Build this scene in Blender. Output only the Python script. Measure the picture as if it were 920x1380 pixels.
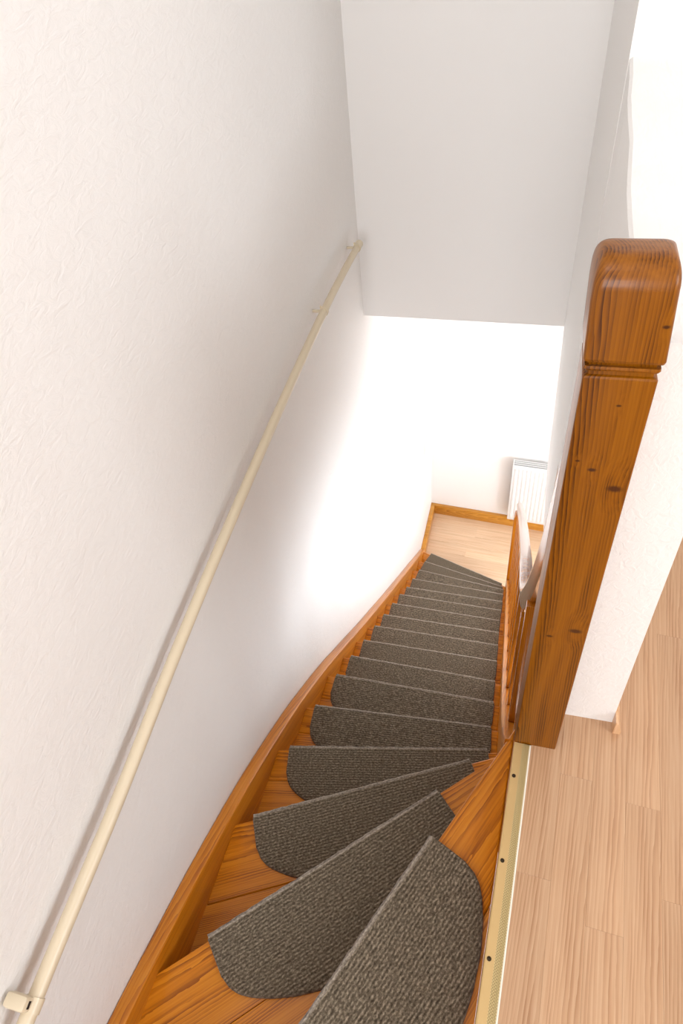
import bpy, bmesh, math, random
from mathutils import Vector, Matrix
random.seed(7)
for o in list(bpy.data.objects): bpy.data.objects.remove(o)
sc = bpy.context.scene
COL = sc.collection

# ------------------------------------------------------------------ camera
cd = bpy.data.cameras.new('camera'); cam = bpy.data.objects.new('camera', cd); COL.objects.link(cam)
cd.sensor_fit = 'VERTICAL'; cd.sensor_height = 36.0; cd.lens = 900 / 1380 * 36.0
cd.clip_start = 0.02
_d = Vector((578.515 - 460, 1615.268 - 690, 900.0)).normalized()          # world down, camera coordinates (x right, y down, z forward)
_xv = 786.258 - 460; _yv = -(900.0 ** 2 + _xv * (578.515 - 460)) / (1615.268 - 690)
_fy = Vector((_xv, _yv, 900.0)).normalized(); _up = -_d; _fx = _fy.cross(_up)
R = Matrix((_fx, _fy, _up)).transposed()                                   # world -> camera
right, down, fwd = Vector(R[0]), Vector(R[1]), Vector(R[2])
M = Matrix((right, -down, -fwd)).transposed().to_4x4(); M.translation = Vector((.6579, 0, 1.4408))
cam.matrix_world = M
sc.camera = cam

# ------------------------------------------------------------------ world, lights, exposure
w = bpy.data.worlds.new('world'); sc.world = w; w.use_nodes = True
w.node_tree.nodes['Background'].inputs[0].default_value = (.93, .96, 1, 1)
w.node_tree.nodes['Background'].inputs[1].default_value = 1.0
def area(name, loc, direction, sx, sy, watts, col):
    l = bpy.data.lights.new(name, 'AREA'); l.shape = 'RECTANGLE'; l.size = sx; l.size_y = sy; l.energy = watts; l.color = col
    o = bpy.data.objects.new(name, l); COL.objects.link(o); o.location = loc
    o.rotation_euler = Vector(direction).to_track_quat('-Z', 'Z').to_euler()
    return o
area('daylight_glass_door', (2.4, 3.2, -1.95), (-1, .05, -.15), 1.3, 2.0, 11.5, (.82, .91, 1))
area('hall_fill', (2.62, 1.5, -1.75), (-1, -.15, .2), 1.2, 1.9, 48, (.82, .91, 1))  # unseen fill, added to lift the lower stairwell from the hall side
area('daylight_upper_window', (3.3, -.1, 1.6), (-1, .1, -.3), 1.3, 1.5, 17.5, (.86, .93, 1))
area('rear_fill', (.6, -3.4, 1.7), (0, 1, -.1), 1.2, 2.0, 25, (.88, .94, 1))  # added fill from behind the camera for the lintel and post front
area('lintel_fill', (.38, .2, 2.9), (0, .75, -.65), .7, 1.0, 4, (.88, .94, 1))  # added fill aimed at the lintel; no roof opening is known
vs = sc.view_settings
vs.view_transform = 'Standard'; vs.look = 'None'; vs.gamma = 1; vs.use_curve_mapping = False
vs.exposure = 1.5

# ------------------------------------------------------------------ materials
def new_mat(name):
    m = bpy.data.materials.new(name); m.use_nodes = True
    nt = m.node_tree; return m, nt, nt.nodes, nt.links, nt.nodes['Principled BSDF']
def srgb(r, g, b):
    f = lambda c: (c / 255 / 12.92) if c / 255 <= .04045 else ((c / 255 + .055) / 1.055) ** 2.4
    return (f(r), f(g), f(b), 1)
def plain(name, col, rough=.5, metal=0, coat=0):
    m, nt, n, l, b = new_mat(name)
    b.inputs['Base Color'].default_value = col; b.inputs['Roughness'].default_value = rough
    b.inputs['Metallic'].default_value = metal; b.inputs['Coat Weight'].default_value = coat
    return m
def ramp(n, stops):
    r = n.new('ShaderNodeValToRGB'); e = r.color_ramp.elements
    while len(e) < len(stops): e.new(.5)
    for i, (p, c) in enumerate(stops): e[i].position = p; e[i].color = c
    return r
def wood(name, axis, dark, mid, light, rough=.3, coat=.4, ring=9.0, contrast=1.0, offs=(.0, .05, -.06), knots=(), fine=1.0, bump=.12, warp=.02, spec=.4, attr=None):
    """axis: grain direction in object space; growth rings run round that axis"""
    m, nt, n, l, b = new_mat(name)
    tc = n.new('ShaderNodeTexCoord'); oi = n.new('ShaderNodeObjectInfo')
    rnd = n.new('ShaderNodeVectorMath'); rnd.operation = 'SCALE'; rnd.inputs[0].default_value = (1.7, .0, .0) if axis == 0 else (0, 0, 1.7)
    l.new(oi.outputs['Random'], rnd.inputs['Scale'])
    add = n.new('ShaderNodeVectorMath'); add.operation = 'ADD'
    src = tc.outputs['Object']
    if attr: at = n.new('ShaderNodeAttribute'); at.attribute_name = attr; src = at.outputs['Vector']
    l.new(src, add.inputs[0]); l.new(rnd.outputs[0], add.inputs[1])
    co = add.outputs[0]
    # knots bend the grain round them
    for (kc, kr) in knots:
        sub = n.new('ShaderNodeVectorMath'); sub.operation = 'SUBTRACT'; sub.inputs[1].default_value = kc; l.new(tc.outputs['Object'], sub.inputs[0])
        sca = n.new('ShaderNodeVectorMath'); sca.operation = 'MULTIPLY'
        sca.inputs[1].default_value = (.45, 1, 1) if axis == 0 else (1, 1, .45); l.new(sub.outputs[0], sca.inputs[0])
        ln = n.new('ShaderNodeVectorMath'); ln.operation = 'LENGTH'; l.new(sca.outputs[0], ln.inputs[0])
        mr = n.new('ShaderNodeMapRange'); mr.interpolation_type = 'SMOOTHERSTEP'
        mr.inputs['From Min'].default_value = 0; mr.inputs['From Max'].default_value = kr * 3.2
        mr.inputs['To Min'].default_value = kr * 1.5; mr.inputs['To Max'].default_value = 0
        l.new(ln.outputs['Value'], mr.inputs['Value'])
        cmb = n.new('ShaderNodeVectorMath'); cmb.operation = 'SCALE'; cmb.inputs[0].default_value = (0, .5, 1) if axis == 0 else (.6, 1, 0)
        l.new(mr.outputs[0], cmb.inputs['Scale'])
        a2 = n.new('ShaderNodeVectorMath'); a2.operation = 'ADD'; l.new(co, a2.inputs[0]); l.new(cmb.outputs[0], a2.inputs[1]); co = a2.outputs[0]
    mp = n.new('ShaderNodeMapping'); l.new(co, mp.inputs['Vector'])
    mp.inputs['Location'].default_value = offs
    mp.inputs['Scale'].default_value = (.13, 1, 1) if axis == 0 else (1, 1, .13)
    mp.inputs['Rotation'].default_value = (0, .06, .1) if axis == 0 else (.3, .25, 0)
    wn = n.new('ShaderNodeTexNoise'); wn.inputs['Scale'].default_value = 9; wn.inputs['Detail'].default_value = 2; l.new(mp.outputs[0], wn.inputs['Vector'])
    wsc = n.new('ShaderNodeVectorMath'); wsc.operation = 'MULTIPLY_ADD'; wsc.inputs[1].default_value = (warp, warp, warp)
    l.new(wn.outputs['Color'], wsc.inputs[0]); l.new(mp.outputs[0], wsc.inputs[2])
    wv = n.new('ShaderNodeTexWave'); wv.wave_type = 'RINGS'; wv.rings_direction = 'X' if axis == 0 else 'Z'; wv.wave_profile = 'SAW'
    wv.inputs['Scale'].default_value = ring; wv.inputs['Distortion'].default_value = 2.2; wv.inputs['Detail'].default_value = 2; wv.inputs['Detail Scale'].default_value = 1.5
    l.new(wsc.outputs[0], wv.inputs['Vector'])
    m2 = n.new('ShaderNodeMapping'); l.new(co, m2.inputs['Vector']); m2.inputs['Scale'].default_value = (5, 230, 230) if axis == 0 else (230, 230, 5)
    fn = n.new('ShaderNodeTexNoise'); fn.inputs['Scale'].default_value = 1; fn.inputs['Detail'].default_value = 3; l.new(m2.outputs[0], fn.inputs['Vector'])
    mx = n.new('ShaderNodeMath'); mx.operation = 'MULTIPLY_ADD'; mx.inputs[1].default_value = .55 * contrast
    md = n.new('ShaderNodeMath'); md.operation = 'MULTIPLY'
    mm = n.new('ShaderNodeMapping'); l.new(co, mm.inputs['Vector']); mm.inputs['Scale'].default_value = (2.5, 45, 45) if axis == 0 else (45, 45, 2.5)
    mnz = n.new('ShaderNodeTexNoise'); mnz.inputs['Scale'].default_value = 1; mnz.inputs['Detail'].default_value = 1; l.new(mm.outputs[0], mnz.inputs['Vector'])
    mrg = n.new('ShaderNodeMapRange'); mrg.inputs['From Min'].default_value = .3; mrg.inputs['From Max'].default_value = .65; mrg.inputs['To Min'].default_value = .15; mrg.inputs['To Max'].default_value = 1.15
    l.new(mnz.outputs['Fac'], mrg.inputs['Value']); l.new(wv.outputs['Fac'], md.inputs[0]); l.new(mrg.outputs[0], md.inputs[1])
    l.new(md.outputs[0], mx.inputs[0])
    f2 = n.new('ShaderNodeMath'); f2.operation = 'MULTIPLY'; f2.inputs[1].default_value = .6 * fine; l.new(fn.outputs['Fac'], f2.inputs[0])
    l.new(f2.outputs[0], mx.inputs[2])
    cr = ramp(n, [(.12, light), (.5, mid), (.85, dark)]); l.new(mx.outputs[0], cr.inputs['Fac'])
    col = cr.outputs['Color']
    ln2 = n.new('ShaderNodeTexNoise'); ln2.inputs['Scale'].default_value = 3.5; l.new(mp.outputs[0], ln2.inputs['Vector'])
    hv = n.new('ShaderNodeHueSaturation'); l.new(col, hv.inputs['Color'])
    mrv = n.new('ShaderNodeMapRange'); mrv.inputs['From Min'].default_value = .3; mrv.inputs['From Max'].default_value = .7; mrv.inputs['To Min'].default_value = .86; mrv.inputs['To Max'].default_value = 1.14
    l.new(ln2.outputs['Fac'], mrv.inputs['Value']); l.new(mrv.outputs[0], hv.inputs['Value']); col = hv.outputs['Color']
    for (kc, kr) in knots:
        sub = n.new('ShaderNodeVectorMath'); sub.operation = 'SUBTRACT'; sub.inputs[1].default_value = kc; l.new(tc.outputs['Object'], sub.inputs[0])
        sca = n.new('ShaderNodeVectorMath'); sca.operation = 'MULTIPLY'; sca.inputs[1].default_value = (1, .3, 1.8) if axis == 2 else (1, 1.6, .3); l.new(sub.outputs[0], sca.inputs[0])
        ln = n.new('ShaderNodeVectorMath'); ln.operation = 'LENGTH'; l.new(sca.outputs[0], ln.inputs[0])
        mr = n.new('ShaderNodeMapRange'); mr.inputs['From Min'].default_value = kr * .55; mr.inputs['From Max'].default_value = kr * 1.25
        mr.inputs['To Min'].default_value = .92; mr.inputs['To Max'].default_value = 0; l.new(ln.outputs['Value'], mr.inputs['Value'])
        mc = n.new('ShaderNodeMixRGB'); l.new(mr.outputs[0], mc.inputs['Fac']); l.new(col, mc.inputs[1]); mc.inputs[2].default_value = srgb(62, 26, 6); col = mc.outputs[0]
    l.new(col, b.inputs['Base Color'])
    b.inputs['Specular IOR Level'].default_value = spec; b.inputs['Roughness'].default_value = rough; b.inputs['Coat Weight'].default_value = coat; b.inputs['Coat Roughness'].default_value = .12
    if bump:
        bp = n.new('ShaderNodeBump'); bp.inputs['Strength'].default_value = bump; bp.inputs['Distance'].default_value = .0015
        l.new(mx.outputs[0], bp.inputs['Height']); l.new(bp.outputs[0], b.inputs['Normal'])
    return m
PINE = (srgb(74, 34, 0), srgb(126, 70, 0), srgb(150, 89, 5))
OAKR = (srgb(150, 80, 4), srgb(206, 123, 14), srgb(228, 150, 36))
def plaster(name, col, strength=.35):
    m, nt, n, l, b = new_mat(name)
    b.inputs['Base Color'].default_value = col; b.inputs['Roughness'].default_value = .75
    tc = n.new('ShaderNodeTexCoord')
    mp = n.new('ShaderNodeMapping'); mp.inputs['Rotation'].default_value = (.6, .3, .5); mp.inputs['Scale'].default_value = (1, .45, 1); l.new(tc.outputs['Object'], mp.inputs['Vector'])
    n1 = n.new('ShaderNodeTexNoise'); n1.inputs['Scale'].default_value = 55; n1.inputs['Detail'].default_value = 5; n1.inputs['Roughness'].default_value = .6; n1.inputs['Distortion'].default_value = 1.2
    l.new(mp.outputs[0], n1.inputs['Vector'])
    n2 = n.new('ShaderNodeTexNoise'); n2.inputs['Scale'].default_value = 6; n2.inputs['Detail'].default_value = 2; l.new(tc.outputs['Object'], n2.inputs['Vector'])
    ad = n.new('ShaderNodeMath'); ad.operation = 'MULTIPLY_ADD'; ad.inputs[1].default_value = 1.5; l.new(n2.outputs['Fac'], ad.inputs[0]); l.new(n1.outputs['Fac'], ad.inputs[2])
    bp = n.new('ShaderNodeBump'); bp.inputs['Strength'].default_value = strength; bp.inputs['Distance'].default_value = .004
    l.new(ad.outputs[0], bp.inputs['Height']); l.new(bp.outputs[0], b.inputs['Normal'])
    return m
def carpet(name, cols, bumpd=.004):
    m, nt, n, l, b = new_mat(name)
    tc = n.new('ShaderNodeTexCoord'); oi = n.new('ShaderNodeObjectInfo')
    ad = n.new('ShaderNodeVectorMath'); ad.operation = 'ADD'; l.new(tc.outputs['Object'], ad.inputs[0]); l.new(oi.outputs['Random'], ad.inputs[1])
    mp = n.new('ShaderNodeMapping'); mp.inputs['Scale'].default_value = (150, 230, 220); l.new(ad.outputs[0], mp.inputs['Vector'])
    n1 = n.new('ShaderNodeTexNoise'); n1.inputs['Scale'].default_value = 1; n1.inputs['Detail'].default_value = 3; n1.inputs['Roughness'].default_value = .65; l.new(mp.outputs[0], n1.inputs['Vector'])
    wv = n.new('ShaderNodeTexWave'); wv.bands_direction = 'Y'; wv.inputs['Scale'].default_value = 38; wv.inputs['Distortion'].default_value = 2.5; wv.inputs['Detail'].default_value = 2; wv.inputs['Detail Scale'].default_value = 3
    l.new(ad.outputs[0], wv.inputs['Vector'])
    h = n.new('ShaderNodeMath'); h.operation = 'MULTIPLY_ADD'; h.inputs[1].default_value = .15; l.new(wv.outputs['Fac'], h.inputs[0])
    s = n.new('ShaderNodeMath'); s.operation = 'MULTIPLY'; s.inputs[1].default_value = .9; l.new(n1.outputs['Fac'], s.inputs[0]); l.new(s.outputs[0], h.inputs[2])
    cr = ramp(n, [(.32, cols[0]), (.54, cols[1]), (.78, cols[2])]); l.new(h.outputs[0], cr.inputs['Fac'])
    l.new(cr.outputs['Color'], b.inputs['Base Color']); b.inputs['Roughness'].default_value = .95
    b.inputs['Sheen Weight'].default_value = .25; b.inputs['Sheen Roughness'].default_value = .5; b.inputs['Specular IOR Level'].default_value = .15
    bp = n.new('ShaderNodeBump'); bp.inputs['Strength'].default_value = .9; bp.inputs['Distance'].default_value = bumpd
    l.new(h.outputs[0], bp.inputs['Height']); l.new(bp.outputs[0], b.inputs['Normal'])
    return m

MAT = {}
MAT['wall'] = plaster('white_plaster', srgb(247, 243, 239), .55)
MAT['smooth_wall'] = plaster('smooth_white_plaster', srgb(247, 243, 239), .08)
MAT['tread'] = wood('varnished_tread_wood', 0, *OAKR, rough=.34, coat=.2, ring=95, offs=(0, .03, -.17))
MAT['riser'] = wood('riser_wood', 0, *OAKR, rough=.5, coat=0, ring=95, offs=(0, .03, -.09))
MAT['stringer'] = wood('varnished_stringer_wood', 0, srgb(168, 90, 6), srgb(206, 122, 18), srgb(226, 150, 46), rough=.3, coat=.4, ring=80, offs=(0, .10, -.06), attr='grain')
MAT['rail'] = wood('varnished_rail_wood', 2, srgb(136, 70, 8), srgb(172, 98, 16), srgb(200, 126, 38), rough=.22, coat=.8, ring=60)
MAT['handrail'] = wood('varnished_handrail_wood', 0, srgb(136, 70, 8), srgb(172, 98, 16), srgb(200, 126, 38), rough=.2, coat=1.0, ring=60, bump=.03)
MAT['laminate'] = wood('oak_laminate', 0, srgb(168, 124, 89), srgb(190, 149, 113), srgb(205, 169, 136), rough=.32, coat=.1, ring=75, contrast=.9, offs=(0, .06, -.12), bump=.04)
MAT['laminate_low'] = wood('daylit_oak_laminate', 0, srgb(200, 158, 122), srgb(222, 186, 150), srgb(234, 204, 172), rough=.25, coat=.3, ring=75, contrast=.8, offs=(0, .06, -.12), bump=.03)  # same oak made paler: brightness of the lit lower floor put into colour
MAT['baseboard'] = wood('honey_baseboard_wood', 0, srgb(180, 112, 28), srgb(206, 140, 46), srgb(222, 162, 70), rough=.3, coat=.3, ring=50)
MAT['mat'] = carpet('brown_grey_carpet', (srgb(60, 50, 38), srgb(108, 96, 79), srgb(172, 156, 134)))
MAT['mat_edge'] = carpet('carpet_fold', (srgb(96, 86, 74), srgb(150, 138, 124), srgb(196, 184, 168)), .002)
MAT['pipe'] = plain('cream_pipe_paint', srgb(222, 205, 176), .35, 0, .2)
MAT['gold'] = plain('gold_anodised_metal', srgb(206, 174, 120), .5, .5)
MAT['screw'] = plain('dark_screw_metal', srgb(70, 58, 44), .35, 1)
MAT['dark'] = plain('dark_slot', srgb(30, 24, 20), .6)
MAT['white'] = plain('white_enamel', srgb(230, 230, 228), .3, 0, .2)
MAT['grille'] = plain('grey_shadow_metal', srgb(150, 150, 146), .5)
MAT['caulk'] = plain('white_sealant', srgb(240, 232, 214), .6)
def ribbed():
    m, nt, n, l, b = new_mat('ribbed_gold_metal')
    tc = n.new('ShaderNodeTexCoord')
    ck = n.new('ShaderNodeTexChecker'); ck.inputs['Scale'].default_value = 420; l.new(tc.outputs['Object'], ck.inputs['Vector'])
    ck.inputs['Color1'].default_value = srgb(214, 194, 146); ck.inputs['Color2'].default_value = srgb(176, 156, 108)
    l.new(ck.outputs['Color'], b.inputs['Base Color']); b.inputs['Metallic'].default_value = .45; b.inputs['Roughness'].default_value = .55
    bp = n.new('ShaderNodeBump'); bp.inputs['Strength'].default_value = .5; bp.inputs['Distance'].default_value = .001; l.new(ck.outputs['Fac'], bp.inputs['Height']); l.new(bp.outputs[0], b.inputs['Normal'])
    return m
MAT['ribbed'] = ribbed()

# ------------------------------------------------------------------ builders
WL = {}                                                   # world location of unrotated roots
def link(name, me, parent=None, loc=(0, 0, 0), rot=(0, 0, 0)):
    o = bpy.data.objects.new(name, me); COL.objects.link(o)
    if parent is not None: o.parent = parent
    o.location = loc; o.rotation_euler = rot
    return o
def mesh(name, v, f, mat, smooth=False, bevel=0, seg=2, sharp=35):
    bm = bmesh.new(); vs_ = [bm.verts.new(p) for p in v]
    for q in f:
        try: bm.faces.new([vs_[i] for i in q])
        except ValueError: pass
    bmesh.ops.recalc_face_normals(bm, faces=bm.faces)
    if bevel:
        ed = [e for e in bm.edges if len(e.link_faces) == 2 and e.calc_face_angle(0) > math.radians(30)]
        bmesh.ops.bevel(bm, geom=ed, offset=bevel, segments=seg, affect='EDGES', profile=.5, clamp_overlap=True)
    me = bpy.data.meshes.new(name); bm.to_mesh(me); bm.free()
    me.materials.append(MAT[mat] if isinstance(mat, str) else mat)
    if smooth or bevel:
        for p in me.polygons: p.use_smooth = True
        me.set_sharp_from_angle(angle=math.radians(sharp))
    return me
def prism(poly, z0, z1):
    n = len(poly); v = [(x, y, z0) for x, y in poly] + [(x, y, z1) for x, y in poly]
    f = [list(range(n))[::-1], list(range(n, 2 * n))] + [[i, (i + 1) % n, n + (i + 1) % n, n + i] for i in range(n)]
    return v, f
def boxv(x0, x1, y0, y1, z0, z1): return prism([(x0, y0), (x1, y0), (x1, y1), (x0, y1)], z0, z1)
def merge(*parts):
    V, F = [], []
    for v, f in parts:
        o = len(V); V += v; F += [[i + o for i in q] for q in f]
    return V, F
def sweep(path, prof, up=Vector((1, 0, 0))):
    """closed profile (a along side, b along normal) swept along a path; side axis is fixed"""
    P = [Vector(p) for p in path]; n = len(prof); V, F = [], []
    for i, p in enumerate(P):
        t = (P[min(i + 1, len(P) - 1)] - P[max(i - 1, 0)]).normalized()
        s = up - up.dot(t) * t; s.normalize(); nn = s.cross(t).normalized()
        V += [tuple(p + s * a + nn * b) for a, b in prof]
    for i in range(len(P) - 1):
        for j in range(n):
            k = (j + 1) % n; F.append([i * n + j, i * n + k, (i + 1) * n + k, (i + 1) * n + j])
    F.append(list(range(n))[::-1]); F.append([(len(P) - 1) * n + j for j in range(n)])
    return V, F
def circ(r, n=16): return [(r * math.cos(2 * math.pi * i / n), r * math.sin(2 * math.pi * i / n)) for i in range(n)]
def smooth_path(pts, sub=8):
    P = [Vector(p) for p in pts]; out = []
    for i in range(len(P) - 1):
        a = P[max(i - 1, 0)]; b = P[i]; c = P[i + 1]; d = P[min(i + 2, len(P) - 1)]
        for k in range(sub):
            t = k / sub
            out.append(.5 * ((2 * b) + (c - a) * t + (2 * a - 5 * b + 4 * c - d) * t * t + (3 * b - a - 3 * c + d) * t ** 3))
    out.append(P[-1]); return out
def shift(vf, o): return [(x - o[0], y - o[1], z - o[2]) for x, y, z in vf[0]], vf[1]
def tag(o, label=None, cat=None, group=None, kind=None):
    if label: o['label'] = label
    if cat: o['category'] = cat
    if group: o['group'] = group
    if kind: o['kind'] = kind
    return o
def thing(name, loc, label, cat, group=None):
    o = link(name, None, None, loc); WL[o.name] = Vector(loc); o.empty_display_size = .1
    return tag(o, label, cat, group)
def part(name, vf, mat, root, origin=None, **kw):
    """world-space geometry as a child of an unrotated root"""
    base = WL[root.name]; og = Vector(origin) if origin is not None else base
    v, f = shift(vf, og)
    o = link(name, mesh(name, v, f, mat, **kw), root, og - base); WL[o.name] = og
    return o
def struct(name, vf, mat, label, origin=(0, 0, 0), **kw):
    v, f = shift(vf, origin)
    o = link(name, mesh(name, v, f, mat, **kw), None, origin); WL[o.name] = Vector(origin)
    tag(o, label, name.split('_')[0], kind='structure'); return o
def lerp(a, b, t): return a + (b - a) * t
def interp(tab, x):
    if x <= tab[0][0]: return tab[0][1] + (x - tab[0][0]) * (tab[1][1] - tab[0][1]) / (tab[1][0] - tab[0][0])
    for (a, za), (b, zb) in zip(tab, tab[1:]):
        if x <= b: return za + (zb - za) * (x - a) / (b - a)
    (a, za), (b, zb) = tab[-2:]
    return zb + (x - b) * (zb - za) / (b - a)

def clip(poly, p, nrm):
    """keep the side where (q-p).nrm >= 0"""
    out = []
    for i, q in enumerate(poly):
        r = poly[(i + 1) % len(poly)]; dq = (Vector(q) - p).dot(nrm); dr = (Vector(r) - p).dot(nrm)
        if dq >= 0: out.append(tuple(q))
        if (dq >= 0) != (dr >= 0):
            t = dq / (dq - dr); out.append((q[0] + (r[0] - q[0]) * t, q[1] + (r[1] - q[1]) * t))
    return out
RISE = .17; LOW = -18 * RISE                               # lower floor level
XW = -.04                                                  # face of the left wall
CEIL = 3.0
# ------------------------------------------------------------------ setting: walls, ceilings
struct('wall_left', boxv(XW - .12, XW, -3.5, 4.75, LOW - .3, CEIL), 'wall', 'long white textured plaster wall beside the stairs')
# wall above the opening to the lower room
struct('wall_lintel', prism([(XW, 2.603), (.8, 2.578), (.8, 2.74), (XW, 2.74)], .017, CEIL), 'smooth_wall', 'white wall closing the upper stairwell above the opening')
# lower room far wall, turned a few degrees
def fary(x): return 4.555 - .083 * x
struct('wall_far', prism([(XW, fary(XW)), (2.7, fary(2.7)), (2.7, 4.75), (XW, 4.75)], LOW - .3, .017), 'smooth_wall', 'white far wall of the lower room behind the radiator')
struct('ceiling_lower', boxv(XW, 2.7, 2.74, 4.75, .017, .14), 'smooth_wall', 'white ceiling of the lower room')
struct('wall_lower_right', boxv(2.7, 2.82, .72, 4.75, LOW - .3, .14), 'smooth_wall', 'white side wall of the lower room')
# wall between stairs and upper room: low part with a plaster ledge, then full height
LZ = [(.845, .955), (1.19, .966), (1.74, 1.10)]
ver, fac = [], []
ys = [.845 + i * (1.74 - .845) / 12 for i in range(13)]
for y in ys:
    z = interp(LZ, y) + .002 * math.sin(y * 31); xx = .8 + .002 * math.sin(y * 23)
    ver += [(.8, y, 0), (xx, y, z - .006), (xx + .006, y, z), (.938, y, z), (.938, y, 0)]
for i in range(12):
    for j in range(5):
        k = (j + 1) % 5; fac.append([i * 5 + j, i * 5 + k, i * 5 + 5 + k, i * 5 + 5 + j])
fac += [[0, 1, 2, 3, 4], [60 + j for j in range(5)][::-1]]
struct('wall_partition', (ver, fac), 'wall', 'low white plaster wall with a bare top ledge behind the newel post')
struct('wall_upper_right', merge(boxv(.8, 3.4, 1.74, 1.88, -.012, CEIL), boxv(.8, .938, 1.88, 2.74, 0, CEIL)), 'smooth_wall', 'white wall of the upper room beyond the ledge')
# side of the stairwell below the upper floor, slightly out of plumb at its far end
ZB = -.74; xb = .8 + .035 * .74 / 1.2
v = [(.8, .845, 0), (.8, 2.578, 0), (xb, .845, ZB), (xb, 2.578, ZB), (.95, .845, 0), (.95, 2.578, 0), (.95, .845, ZB), (.95, 2.578, ZB)]
f = [[0, 1, 3, 2], [4, 6, 7, 5], [0, 4, 5, 1], [2, 3, 7, 6], [0, 2, 6, 4], [1, 5, 7, 3]]
struct('wall_stair_side', (v, f), 'smooth_wall', 'white beam face flanking the stairs below the upper floor')
struct('ceiling_hall', boxv(.95, 2.7, .72, 2.74, -.5, -.245), 'smooth_wall', 'white ceiling of the lower hall beside the stairs')
struct('wall_hall_back', boxv(.72, 2.82, .6, .72, LOW - .3, -.245), 'smooth_wall', 'white back wall of the lower hall beside the stairs')
struct('wall_back', boxv(XW, .72, -.55, -.43, LOW, -.24), 'smooth_wall', 'white wall closing the stairwell behind the top winder')
struct('wall_rear', boxv(XW, 3.52, -3.62, -3.5, -.012, CEIL), 'smooth_wall', 'white rear wall of the upper room')
struct('wall_right', boxv(3.4, 3.52, -3.5, 1.88, -.012, CEIL), 'smooth_wall', 'white right wall of the upper room')
struct('ceiling', boxv(XW, 3.52, -3.62, 2.74, CEIL, CEIL + .12), 'smooth_wall', 'white ceiling over the stairwell and upper room')

# ------------------------------------------------------------------ floors
SA = Vector((.7665, .755)); SB = Vector((.7375, .234))      # right edge of the gold strip on the floor
sdir = (SA - SB).normalized(); sper = Vector((sdir.y, -sdir.x))   # along the strip, and away from the stairs
def S(u, v): p = SA + sdir * v + sper * u; return (p.x, p.y)
# slab
edge0 = S(-.0155, -1.2); edge1 = S(-.0155, .09)
struct('floor', prism([edge0, S(2.66, -1.2), (3.4, 1.74), (.8, 1.74), (.8, .845), edge1], -.24, -.012), 'laminate', 'pale oak laminate floor of the upper landing')
FL = bpy.data.objects['floor']
base_ang = math.atan2(sdir.y, sdir.x)
PW = .066
def plank(u0, u1, v0, v1, parent, org, ang, z, name='plank', mat='laminate', raw=False):
    g = .00006
    ca, sa = math.cos(ang), math.sin(ang)
    wp = [(org[0] + ca * x - sa * y, org[1] + sa * x + ca * y) for x, y in ((v0 + g, u0 + g), (v1 - g, u0 + g), (v1 - g, u1 - g), (v0 + g, u1 - g))]
    if parent is FL: wp = clip(clip(wp, Vector((0, 1.7395)), Vector((0, -1))), Vector((3.399, 0)), Vector((-1, 0)))
    if len(wp) < 3: return None
    if raw: return prism(wp, -.012, 0)
    c = ((v0 + v1) / 2, (u0 + u1) / 2); cw = (org[0] + ca * c[0] - sa * c[1], org[1] + sa * c[0] + ca * c[1])
    pl = [((x - cw[0]) * ca + (y - cw[1]) * sa, -(x - cw[0]) * sa + (y - cw[1]) * ca) for x, y in wp]
    ve, fa = prism(pl, -.012, 0)
    o = link(name, mesh(name, ve, fa, mat, bevel=.00025, seg=1), parent)
    o.location = (cw[0], cw[1], z); o.rotation_euler = (0, 0, ang)
    return o
# strip frame: local x runs along the strip, local y points towards the stairs -> use negative u
seams = {0: [-1.2, -.80, -.27, .30, 1.2], 1: [-1.2, -.62, -.05, .5, 1.2], 2: [-1.2, -.85, -.33, .22, 1.2], 3: [-1.2, -.56, -.078, .46, 1.2], 4: [-1.2, -.74, -.247, .37, 1.2]}
for c in range(12):
    sm = seams.get(c) or [-1.2, -1.2 + random.uniform(.3, .6), -.3 + random.uniform(-.1, .2), .35 + random.uniform(-.15, .2), 1.2]
    for a, b in zip(sm, sm[1:]):
        plank(-(c + 1) * PW, -c * PW, a, b, FL, SA, base_ang, 0)
# the floor beyond, out of view
rest = [plank(-(c + 1) * PW, -c * PW, a, b, FL, SA, base_ang, 0, raw=True) for c in range(12, 42) for a, b in ((-1.2, -.3 + .1 * (c % 3)), (-.3 + .1 * (c % 3), .5 - .13 * (c % 4)), (.5 - .13 * (c % 4), 1.2))]
o = part('plank_field', merge(*[r for r in rest if r]), 'laminate', FL); o['kind'] = 'stuff'
struct('floor_upper_rear', prism([(XW, -3.5), (3.4, -3.5), S(2.8, -1.2), S(-.0155, -1.2), (edge0[0], -.43), (XW, -.43)], -.24, 0), 'laminate', 'pale laminate floor behind the landing')

struct('floor_lower', prism([(XW, .2), (2.7, .2), (2.7, fary(2.7)), (XW, fary(XW))], LOW - .12, LOW - .012), 'laminate', 'pale oak laminate floor of the lower room')
FLL = bpy.data.objects['floor_lower']
lang = math.atan(-.083)
for r in range(11):
    y1 = 4.553 - r * .125; st = -.1 - random.uniform(0, .8) if r not in (3, 5) else -.1 - (.75 if r == 3 else .58)
    x = st
    while x < 2.6:
        a = max(x, XW + .002); b = min(x + 1.2, 2.69); x += 1.2
        if b - a < .05: continue
        plank(-.125, 0, a, b, FLL, (0, y1 - .002), lang, LOW, mat='laminate_low')
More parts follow.
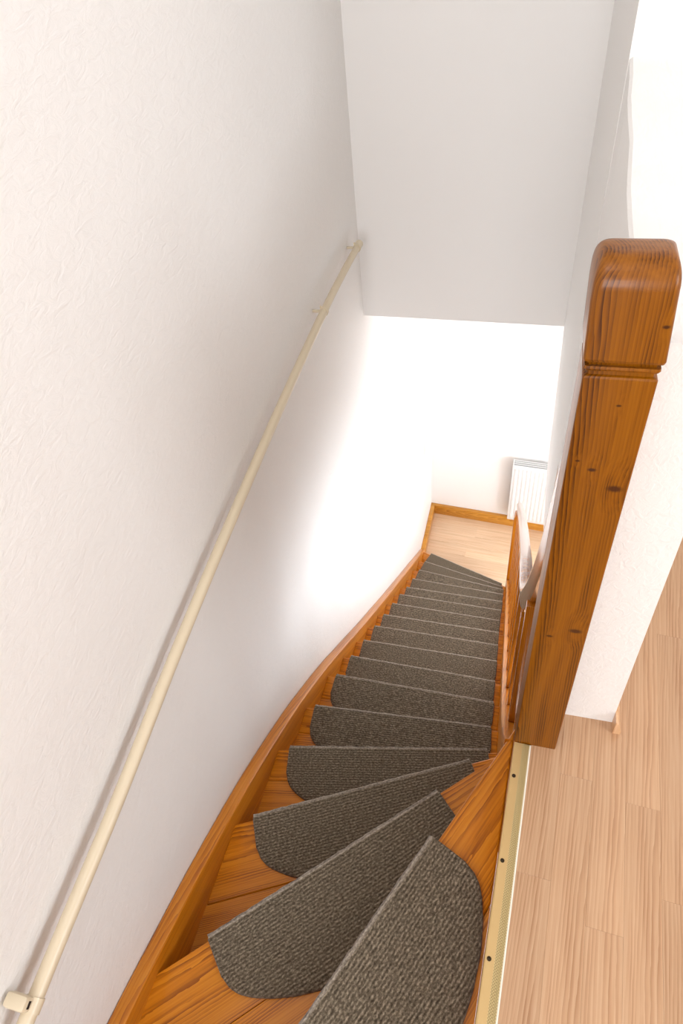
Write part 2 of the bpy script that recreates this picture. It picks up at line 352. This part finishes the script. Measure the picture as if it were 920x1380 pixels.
# baseboards
FB = struct('baseboard_far', prism([(XW, fary(XW) - .034), (2.6, fary(2.6) - .034), (2.6, fary(2.6)), (XW, fary(XW))], LOW, LOW + .105), 'baseboard', 'honey-coloured wooden baseboard along the far wall', origin=(0, 4.5, LOW), bevel=.003)
struct('baseboard_left', boxv(XW, XW + .036, 3.93, fary(XW) - .036, LOW, LOW + .105), 'baseboard', 'honey-coloured wooden baseboard along the left wall below the stairs', origin=(0, 4.2, LOW), bevel=.003)
MAT['trim'] = wood('oak_trim', 2, srgb(196, 142, 98), srgb(220, 172, 128), srgb(232, 192, 152), rough=.35, coat=.1, ring=9, contrast=.6, bump=.03)
# skirting on the hidden side of the partition: quarter profile, its cut end shows
tp = [(0, 0), (.016, 0), (.016, .012), (.011, .03), (.006, .042), (0, .045)]
tv = [(.938 + a, .818, z) for a, z in tp] + [(.938 + a, 1.74, z) for a, z in tp]
tf = [list(range(6)), list(range(6, 12))[::-1]] + [[i, (i + 1) % 6, 6 + (i + 1) % 6, 6 + i] for i in range(6)]
struct('baseboard_partition', (tv, tf), 'trim', 'thin oak skirting strip with a cut end beside the low white wall')

# ------------------------------------------------------------------ staircase
NOSE = {1: ((.146, -.348), (.716, .836)), 2: ((0, .2025), (.71, .884)), 3: ((0, .608), (.71, .965)), 4: ((0, .924), (.715, 1.062)), 5: ((0, 1.183), (.715, 1.229)),
        6: ((0, 1.43), (.715, 1.428)), 7: ((0, 1.639), (.715, 1.630)), 8: ((0, 1.847), (.715, 1.848)), 9: ((0, 2.061), (.715, 2.058)), 10: ((0, 2.268), (.715, 2.262)),
        11: ((0, 2.485), (.715, 2.470)), 12: ((0, 2.694), (.715, 2.680)), 13: ((0, 2.898), (.715, 2.886)), 14: ((0, 3.12), (.715, 3.086)), 15: ((0, 3.36), (.715, 3.266)),
        16: ((0, 3.61), (.715, 3.43)), 17: ((0, 3.868), (.715, 3.598))}
ST = thing('staircase', (0, 0, LOW), 'varnished orange-brown wooden staircase with winding treads against the white wall', 'staircase')
def frame(k):
    a, b = Vector(NOSE[k][0]), Vector(NOSE[k][1]); d = (b - a).normalized()
    return a, b, d, Vector((d.y, -d.x)), math.atan2(d.y, d.x)   # back direction = towards the step above
TH = .04
for k in range(1, 18):
    a, b, d, bk, ang = frame(k); z = -k * RISE
    big = [(-.002, -.43), (.717, -.43), (.717, 4.2), (-.002, 4.2)]
    if k == 1: big = [(-.002, -.43), (.78, -.43), (.78, .9), (-.002, .9)]
    if k == 2: big = [(-.002, -.43), (.728, -.43), (.728, .9), (-.002, .9)]
    poly = clip(big, a, bk)
    if k == 1:
        e = Vector(S(-.0345, 0)); poly = clip(poly, e, -sper)
        poly = clip(poly, Vector((0, -.43)), Vector((0, 1)))
    else:
        a0, b0, d0, bk0, _ = frame(k - 1)
        poly = clip(poly, a0 + bk0 * .05, -bk0)
        if k == 2: poly = clip(poly, Vector(S(-.0345, 0)), -sper)
    # glue joint between front and back board
    jd = {1: .16, 2: .17, 3: .19}.get(k, .105)
    front = clip(poly, a + bk * jd, -bk); back = clip(poly, a + bk * (jd + .0012), bk)
    ca, sa = math.cos(-ang), math.sin(-ang)
    loc = lambda pl: [((x - a.x) * ca - (y - a.y) * sa, (x - a.x) * sa + (y - a.y) * ca) for x, y in pl]
    ve, fa = prism(loc(front), -TH, 0)
    o = link('tread', mesh('tread', ve, fa, 'tread', bevel=.006, seg=3), ST, (a.x, a.y, z - LOW), (0, 0, ang))
    if len(back) >= 3:
        ve, fa = prism(loc(back), -TH, 0)
        link('tread_board', mesh('tread_board', ve, fa, 'tread', bevel=.0012, seg=1), o)
    # riser below the nosing
    q0 = a + bk * .03; q1 = q0 + bk * .018
    pl = clip(clip([(-.002, -.43), (.717, -.43), (.717, 4.2), (-.002, 4.2)], q0, bk), q1, -bk)
    ve, fa = prism(loc(pl), -RISE, -TH - .0005)
    link('riser', mesh('riser', ve, fa, 'tread'), ST, (a.x, a.y, z - LOW), (0, 0, ang))
# top riser under the gold strip
fl = (SA - SB).length
ve, fa = boxv(-1.2, .07, .016, .0342, -RISE + .0005, -.0005)
link('riser', mesh('riser', ve, fa, 'riser', bevel=.002), ST, (SA.x, SA.y, -LOW), (0, 0, base_ang))
# wall stringer
LT = [(-.42, -.13), (.124, -.27), (.267, -.322), (.422, -.376), (.661, -.480), (.804, -.551), (1.1, -.725), (1.436, -.965), (2.075, -1.488), (2.562, -1.872), (3.914, -2.916)]
def stringer(name, root, x0, x1, y0, y1, top, depth, n=90):
    c = .005; V, F, G = [], [], []; sarc = 0; py = pz = None
    for i in range(n + 1):
        y = lerp(y0, y1, i / n); zt = top(y); zb = max(LOW, zt - depth(y))
        if py is not None: sarc += math.hypot(y - py, zt - pz)
        py, pz = y, zt
        for x, z in ((x0, zb), (x0, zt - c), (x0 + .3 * c, zt - .3 * c), (x0 + c, zt), (x1 - c, zt), (x1 - .3 * c, zt - .3 * c), (x1, zt - c), (x1, zb)):
            V.append((x, y, z)); G.append((sarc, z - zt, x - x0))
    m = 8
    for i in range(n):
        for j in range(m): k2 = (j + 1) % m; F.append([i * m + j, i * m + m + j, i * m + m + k2, i * m + k2])
    F += [list(range(m)), [n * m + j for j in range(m)][::-1]]
    base = WL[root.name]; og = Vector((x0, y0, LOW))
    me = bpy.data.meshes.new(name); me.from_pydata([tuple(Vector(p) - og) for p in V], [], F); me.materials.append(MAT['stringer'])
    at = me.attributes.new('grain', 'FLOAT_VECTOR', 'POINT')
    for q, g in enumerate(G): at.data[q].vector = g
    bm = bmesh.new(); bm.from_mesh(me); bmesh.ops.recalc_face_normals(bm, faces=bm.faces); bm.to_mesh(me); bm.free()
    for p in me.polygons: p.use_smooth = True
    me.set_sharp_from_angle(angle=math.radians(50))
    return link(name, me, root, og - base)
def lt(y):
    s = 0
    for dy in (-.08, -.04, 0, .04, .08): s += interp(LT, y + dy)
    return s / 5
stringer('stringer', ST, XW + .0005, 0, -.43, 3.925, lt, lambda y: .42)
RT = [(.845, -.165), (.885, -.235), (1.0, -.43), (1.1, -.57), (1.25, -.755), (1.43, -.945), (1.66, -1.145), (2.36, -1.715), (3.38, -2.59), (3.53, -2.72)]
def rt(y):
    s = 0
    for dy in (-.06, -.03, 0, .03, .06): s += interp(RT, y + dy)
    return s / 5
stringer('stringer', ST, .715, .765, .845, 3.53, rt, lambda y: .42 if y > 1.2 else .42 + (1.2 - y) * .5)

# ------------------------------------------------------------------ carpet mats
MW = .652
half = [(0, 0), (0, .05), (.001, .085), (.008, .113), (.022, .134), (.045, .154), (.08, .176), (.125, .199), (.19, .221), (.255, .235), (MW / 2, .24)]
outline = half + [(MW - u, v) for u, v in half[::-1][1:]]
def mat_mesh():
    bm = bmesh.new(); rows = []
    # top surface as strips from the nosing to the outline, thick and softly rounded at the rim
    us = [u for u, v in outline]
    NV = 10; nu = 44
    def vmax(u):
        u = min(u, MW - u)
        if u <= 0.001: return .085
        return interp([(p[0], p[1]) for p in half[2:]], u)
    tops, bots = [], []
    for i in range(nu + 1):
        u = MW * (.5 - .5 * math.cos(math.pi * i / nu)); vm = vmax(u); col = []
        for j in range(NV + 1):
            v = vm * j / NV
            col.append(bm.verts.new((u, -v, .0125 + random.uniform(-.0006, .0006))))
        tops.append(col)
    for i in range(nu):
        for j in range(NV): bm.faces.new([tops[i][j], tops[i][j + 1], tops[i + 1][j + 1], tops[i + 1][j]])
    # rim skirt on the three free sides
    rim = [tops[0][j] for j in range(NV + 1)] + [tops[i][NV] for i in range(1, nu + 1)] + [tops[nu][j] for j in range(NV - 1, -1, -1)]
    r1, r2 = [], []
    cen = Vector((MW / 2, -.08, 0))
    for vv in rim:
        d = Vector((vv.co.x, vv.co.y, 0)) - cen; d.normalize()
        r1.append(bm.verts.new((vv.co.x + d.x * .003, vv.co.y + d.y * .003, .009))); r2.append(bm.verts.new((vv.co.x + d.x * .003, vv.co.y + d.y * .003, 0)))
    for i in range(len(rim) - 1):
        bm.faces.new([rim[i], r1[i], r1[i + 1], rim[i + 1]]); bm.faces.new([r1[i], r2[i], r2[i + 1], r1[i + 1]])
    bm.faces.new(r2[::-1])
    bmesh.ops.recalc_face_normals(bm, faces=bm.faces)
    me = bpy.data.meshes.new('stair_mat'); bm.to_mesh(me); bm.free()
    for p in me.polygons: p.use_smooth = True
    me.materials.append(MAT['mat']); return me
def fold_mesh():
    prof = [(0, .0125), (.004, .0128), (.0085, .011), (.0105, .006), (.0105, -.032), (.003, -.033), (.001, 0)]
    V, F = [], []; n = len(prof); N = 40
    for i in range(N + 1):
        u = MW * i / N; jt = random.uniform(-.0009, .0009)
        V += [(u, a + (jt if 0 < q < 5 else 0), z + jt * .6) for q, (a, z) in enumerate(prof)]
    for i in range(N):
        for j in range(n): k2 = (j + 1) % n; F.append([i * n + j, i * n + k2, i * n + n + k2, i * n + n + j])
    F += [list(range(n)), [N * n + j for j in range(n)][::-1]]
    return mesh('folded_edge', V, F, 'mat_edge', smooth=True, sharp=60)
MM, FM = mat_mesh(), fold_mesh()
ml = {2: (.1, .287), 3: (.049, .637), 4: (.041, .931), 5: (.036, 1.186), 6: (.038, 1.43), 7: (.036, 1.638), 8: (.037, 1.847), 9: (.036, 2.061), 10: (.035, 2.268), 11: (.036, 2.484), 12: (.038, 2.693),
      13: (.042, 2.897), 14: (.043, 3.118), 15: (.049, 3.354), 16: (.055, 3.596), 17: (.068, 3.842)}
ordw = ['', 'topmost', 'second', 'third', 'fourth', 'fifth', 'sixth', 'seventh', 'eighth', 'ninth', 'tenth', 'eleventh', 'twelfth', 'thirteenth', 'fourteenth', 'fifteenth', 'sixteenth', 'lowest']
extra = {1: 'half-oval brown-grey carpet mat on the topmost winder tread beside the gold strip', 2: 'half-oval brown-grey carpet mat on the second tread down, a wide winder',
         3: 'half-oval brown-grey carpet mat on the third tread down, slanting winder', 17: 'slanting brown-grey carpet mat on the lowest tread above the lower floor'}
for k in range(1, 18):
    a, b, d, bk, ang = frame(k)
    if k == 1: p = Vector((.578, .568)) - d * MW
    else:
        q = Vector(ml[k]); p = a + d * (q - a).dot(d)
    p = p - bk * .001
    o = link('stair_mat', MM, None, (p.x, p.y, -k * RISE + .0004), (0, 0, ang))
    tag(o, extra.get(k) or 'brown-grey carpet mat on the %s tread counted down from the upper floor' % ordw[k], 'stair mat', 'carpet mats on the stair treads')
    link('folded_edge', FM, o)

# ------------------------------------------------------------------ banister
BN = thing('banister', (.747, 3.56, LOW), 'glossy orange wooden banister with square balusters and a swept handrail', 'banister')
HP = [(3.60, -1.975, .742), (3.41, -1.82, .742), (2.949, -1.42, .742), (2.23, -.84, .742), (1.74, -.465, .742), (1.6, -.37, .742), (1.5, -.315, .743), (1.42, -.275, .744), (1.35, -.215, .746), (1.29, -.13, .748), (1.20, .02, .752), (1.115, .19, .756), (1.04, .36, .758),
      (.975, .55, .760), (.925, .73, .762), (.885, .85, .764), (.842, .90, .765)]
path = smooth_path([(x, y, z) for y, z, x in HP], 7)
prof = [(-.010, -.042), (.010, -.042), (.0165, -.034), (.0175, -.006), (.0215, .003), (.021, .012), (.0165, .0195), (.009, .0235), (0, .025), (-.009, .0235), (-.0165, .0195), (-.021, .012), (-.0215, .003), (-.0175, -.006), (-.0165, -.034)]
# side axis is -x so that the profile top points up
ve, fa = sweep(path, prof, Vector((-1, 0, 0)))
hr = part('handrail', (ve, fa), 'handrail', BN, smooth=True, sharp=50)
def hz(y):
    best = min(path, key=lambda p: abs(p.y - y)); return best.z
for y in (1.0, 1.17, 1.355, 1.53, 1.72, 1.94, 2.15, 2.365, 2.575, 2.785, 2.995, 3.2, 3.39):
    zb = rt(y) - .004; zt = hz(y) - (.02 if y > 1.4 else .09); h = .0125; bx_ = .743 if y > 1.4 else (.748 if y > 1.1 else .757)
    # square baluster with chamfered arrises
    pl = [(-h, -h), (h, -h), (h, h), (-h, h)]
    ve, fa = prism(pl, 0, zt - zb)
    sl = (rt(y + .02) - rt(y - .02)) / .04
    ve = [(x, yy, zz + (sl * yy if zz == 0 else 0)) for x, yy, zz in ve]
    link('baluster', mesh('baluster', ve, fa, 'rail', bevel=.003), BN, (bx_ - .747, y - 3.56, zb - LOW))
# lower newel with a rounded cap
def loft_square(cx, cy, rows, corner=.006, nseg=3):
    """rows: (z, half width x, half depth y, corner radius)"""
    V, F = [], []; n = 4 * (nseg + 1)
    for row in rows:
        z, hx, hy, cr = row[:4]; ox = row[4] if len(row) > 4 else 0
        for q, (sx, sy) in enumerate(((1, 1), (-1, 1), (-1, -1), (1, -1))):
            for s in range(nseg + 1):
                t = math.pi / 2 * (q + s / nseg)
                V.append((cx + ox + sx * (hx - cr) + cr * math.cos(t), cy + sy * (hy - cr) + cr * math.sin(t), z))
    for i in range(len(rows) - 1):
        for j in range(n): k2 = (j + 1) % n; F.append([i * n + j, i * n + k2, i * n + n + k2, i * n + n + j])
    F += [list(range(n))[::-1], [(len(rows) - 1) * n + j for j in range(n)]]
    return V, F
part('lower_newel', loft_square(.752, 3.575, [(LOW, .04, .04, .004), (-2.06, .04, .04, .004), (-2.03, .036, .036, .01), (-2.015, .026, .026, .012)]), 'rail', BN, smooth=True, sharp=40)

# ------------------------------------------------------------------ newel post on the upper floor
cx, cy = .774, .797
knots = [((.026, -.043, .777), .011), ((-.009, -.043, .808), .006), ((-.03, -.043, .822), .0035), ((.023, -.043, .437), .011), ((-.018, -.043, .412), .006), ((.006, -.043, .917), .0035), ((.036, -.046, 1.03), .0045)]
MAT['post'] = wood('knotty_pine', 2, *PINE, rough=.36, coat=.12, spec=.28, ring=75, offs=(.02, .05, 0), knots=knots, fine=.8, bump=.18, warp=.012)
hw, hd = .044, .043
rows = [(0, hw, hd, .003), (.955, hw, hd, .003), (.9575, hw - .0015, hd - .0015, .003), (.9585, hw - .005, hd - .005, .003), (.9645, hw - .005, hd - .005, .003), (.966, hw - .001, hd - .001, .004), (.969, hw + .0005, hd + .0005, .004), (.9725, hw, hd, .004),
        (.9735, hw - .004, hd - .004, .003), (.9775, hw - .004, hd - .004, .003), (.979, hw + .0022, hd + .001, .004), (.983, hw + .0032, hd + .003, .005), (1.054, hw + .0025, hd + .003, .009, -.004)]
for i in range(0, 10):
    t = math.pi / 2 * i / 9
    rows.append((1.070 + .034 * math.sin(t), hw + .002 - .013 * (1 - math.cos(t)), hd + .003 - .034 * (1 - math.cos(t)), .010 + .002 * i / 9, -.0045))
NP = thing('newel_post', (cx, cy, 0), 'thick knotty varnished pine newel post with grooved neck and rounded head', 'post')
lo = [r for r in rows if r[0] <= .9725]; hi = [(.9700, hw - .005, hd - .005, .003)] + [r for r in rows if r[0] > .9730]
part('post_shaft', loft_square(cx, cy, lo), 'post', NP, smooth=True, sharp=25)
part('post_head', loft_square(cx, cy, hi, nseg=5), 'post', NP, smooth=True, sharp=25)

# ------------------------------------------------------------------ gold strip along the floor edge
GS = link('threshold_strip', None, None, (SA.x, SA.y, 0), (0, 0, base_ang)); tag(GS, 'gold metal edging strip with screws along the laminate floor edge', 'edging strip')
L0, L1 = -1.2, -.004
# profile across (local y: 0 right edge, + towards the stairs)
def bar(prof_yz, x0, x1):
    n = len(prof_yz); V = [(x0, a, b) for a, b in prof_yz] + [(x1, a, b) for a, b in prof_yz]
    return V, [list(range(n)), list(range(n, 2 * n))[::-1]] + [[i, (i + 1) % n, n + (i + 1) % n, n + i] for i in range(n)]
v, f = bar([(.018, .0002), (.018, .0028), (.033, .0028), (.0355, .002), (.0362, .0002), (.0362, -.02), (.0345, -.02), (.034, .0002)], L0, L1); link('smooth_flange', mesh('smooth_flange', v, f, 'gold'), GS)
v, f = bar([(.0035, .0002), (.0035, .0022), (.018, .0026), (.018, .0002)], L0, L1); link('ribbed_flange', mesh('ribbed_flange', v, f, 'ribbed'), GS)
ribs = [bar([(.0045 + i * .0022, .0023), (.0052 + i * .0022, .0032), (.0059 + i * .0022, .0023)], L0, L1) for i in range(6)]
v, f = merge(*ribs); link('grip_ribs', mesh('grip_ribs', v, f, 'ribbed'), GS)
v, f = bar([(.0, .0002), (.0, .0018), (.002, .0026), (.0035, .0018), (.0035, .0002)], L0, L1); o = link('sealant_bead', mesh('sealant_bead', v, f, 'caulk'), GS)
for s in (-.082, -.259, -.431, -.61, -.79):
    n = 14; V = [(0, 0, .0012)] + [(.0042 * math.cos(2 * math.pi * i / n), .0042 * math.sin(2 * math.pi * i / n), .0008) for i in range(n)]
    prof_s = sweep([(0, 0, -.002), (0, 0, .0004), (0, 0, .0009)], circ(.0042, n), Vector((1, 0, 0)))
    vv, ff = prof_s; cone = [(p[0] * (.6 if p[2] > .0008 else 1), p[1] * (.6 if p[2] > .0008 else 1), p[2]) for p in vv]
    so = link('screw', mesh('screw', cone, ff, 'screw', smooth=True), GS, (s, .028, .003))
    v, f = merge(boxv(-.0018, .0018, -.0005, .0005, .0008, .0011), boxv(-.0005, .0005, -.0018, .0018, .0008, .0011)); link('screw_slot', mesh('screw_slot', v, f, 'dark'), so)

# ------------------------------------------------------------------ cream pipe rail on the left wall
PR = thing('pipe_rail', (XW, .06, .16), 'cream-painted round pipe rail clamped to the white left wall', 'pipe rail')
PP = [(0, -.33, .085), (0, .06, .158), (0, .381, .2), (0, .7, .255), (0, 1.07, .303), (0, 1.5, .348), (0, 1.95, .383), (0, 2.2, .392), (0, 2.455, .392)]
pp = smooth_path(PP, 6); RP = .0135
cut = [i for i, p in enumerate(pp) if p.y <= 1.955][-1]
part('pipe_section', sweep(pp[:cut + 1], circ(RP, 20)), 'pipe', PR, smooth=True, sharp=50)
part('pipe_section', sweep(pp[cut:-1], circ(RP - .0008, 20)), 'pipe', PR, smooth=True, sharp=50)
def near(y): i = min(range(len(pp)), key=lambda i: abs(pp[i].y - y)); t = (pp[min(i + 1, len(pp) - 1)] - pp[max(i - 1, 0)]).normalized(); return pp[i], t
# end cap with its socket
p, t = near(2.455)
part('end_cap', sweep([p - t * .03, p - t * .028, p - t * .004, p + t * .006, p + t * .01], circ(RP + .002, 20)), 'pipe', PR, smooth=True, sharp=40)
def clamp(y, big):
    p, t = near(y); s = Vector((1, 0, 0)); nn = s.cross(t).normalized()
    wdt = .011 if big else .006; r = RP + .0022
    ring = sweep([p - t * wdt, p + t * wdt], circ(r, 20))
    c = part('pipe_clamp', ring, 'pipe', PR, smooth=True, sharp=50)
    # standoff to the wall with a screw boss above and below
    def blk(a0, a1, b0, b1, tw, off=0):
        V = []
        for tt in (-tw, tw):
            for a, b in ((a0, b0), (a1, b0), (a1, b1), (a0, b1)): V.append(tuple(p + t * (tt + off) + s * a + nn * b))
        return V, [[0, 1, 2, 3], [7, 6, 5, 4], [0, 4, 5, 1], [1, 5, 6, 2], [2, 6, 7, 3], [3, 7, 4, 0]]
    base = Vector(WL[PR.name])
    def sub(name, vf, mat, bev=0):
        v, f = shift(vf, WL[c.name]); o = link(name, mesh(name, v, f, mat, bevel=bev), c); return o
    sgn = 1 if nn.z > 0 else -1
    sub('standoff', blk(-.0395, -.008, -.004, .004, .004), 'pipe', .001)
    if big:
        ear0, ear1 = sorted((sgn * .010, sgn * .036))
        sub('clamp_ear', blk(-.034, .006, ear0, ear1, .0115), 'pipe', .006)
        s0, s1 = sorted((sgn * .021, sgn * .027)); sub('screw_slot', blk(.0055, .0068, s0, s1, .0055), 'dark')
        e0, e1 = sorted((-sgn * .012, -sgn * .022)); sub('clamp_lug', blk(-.006, .004, e0, e1, .006), 'pipe', .002)
    else:
        e0, e1 = sorted((-sgn * .012, -sgn * .021)); sub('clamp_lug', blk(-.006, .002, e0, e1, .004), 'pipe', .0015)
        e0, e1 = sorted((sgn * .012, sgn * .02)); sub('clamp_lug', blk(-.012, -.006, e0, e1, .003), 'pipe', .0015)
clamp(.06, True); clamp(1.955, False); clamp(2.425, False)

# ------------------------------------------------------------------ radiator and switch in the lower room
RA = thing('radiator', (1.05, 4.4, LOW + .1), 'white ribbed panel radiator with slotted top grille on the far wall', 'radiator')
rx0, rx1 = .664, 1.464; rz0, rz1 = LOW + .175, LOW + .80
def rl(x, dy): return (x, fary(x) - dy)
def rbox(x0, x1, d0, d1, z0, z1): return prism([rl(x0, d1), rl(x1, d1), rl(x1, d0), rl(x0, d0)], z0, z1)
part('radiator_body', rbox(rx0, rx1, .04, .125, rz0, rz1 - .004), 'white', RA, bevel=.003)
ribs = []
n = int((rx1 - rx0 - .03) / .033)
for i in range(n):
    x = rx0 + .018 + i * .033
    pl = [rl(x, .125), rl(x + .006, .131), rl(x + .02, .131), rl(x + .026, .125)]
    part('panel_rib', prism(pl, rz0 + .03, rz1 - .03), 'white', RA)
part('grille_shade', rbox(rx0 + .012, rx1 - .012, .05, .118, rz1 - .004, rz1 - .0015), 'dark', RA)  # dark sheet standing in for the shade inside the grille slots
gr = []
for i in range(int((rx1 - rx0) / .014)):
    x = rx0 + .008 + i * .014; gr.append(rbox(x, x + .0045, .044, .122, rz1 - .004, rz1 + .001))
for dd in (.044, .066, .09, .115): gr.append(rbox(rx0, rx1, dd, dd + .009, rz1 - .004, rz1 + .0015))
part('top_grille', merge(*gr), 'white', RA)
for x in (rx0 + .1, rx1 - .1): part('wall_bracket', rbox(x, x + .03, 0, .04, rz0 + .1, rz1 - .1), 'white', RA)

SW = thing('light_switch', (XW, 4.225, -1.985), 'white double light switch plate on the left wall of the lower room', 'light switch')
part('switch_plate', boxv(XW, XW + .009, 4.14, 4.31, -2.03, -1.94), 'white', SW, bevel=.003)
for y in (4.152, 4.23): part('rocker', boxv(XW + .009, XW + .0135, y, y + .068, -2.018, -1.952), 'white', SW, bevel=.002)
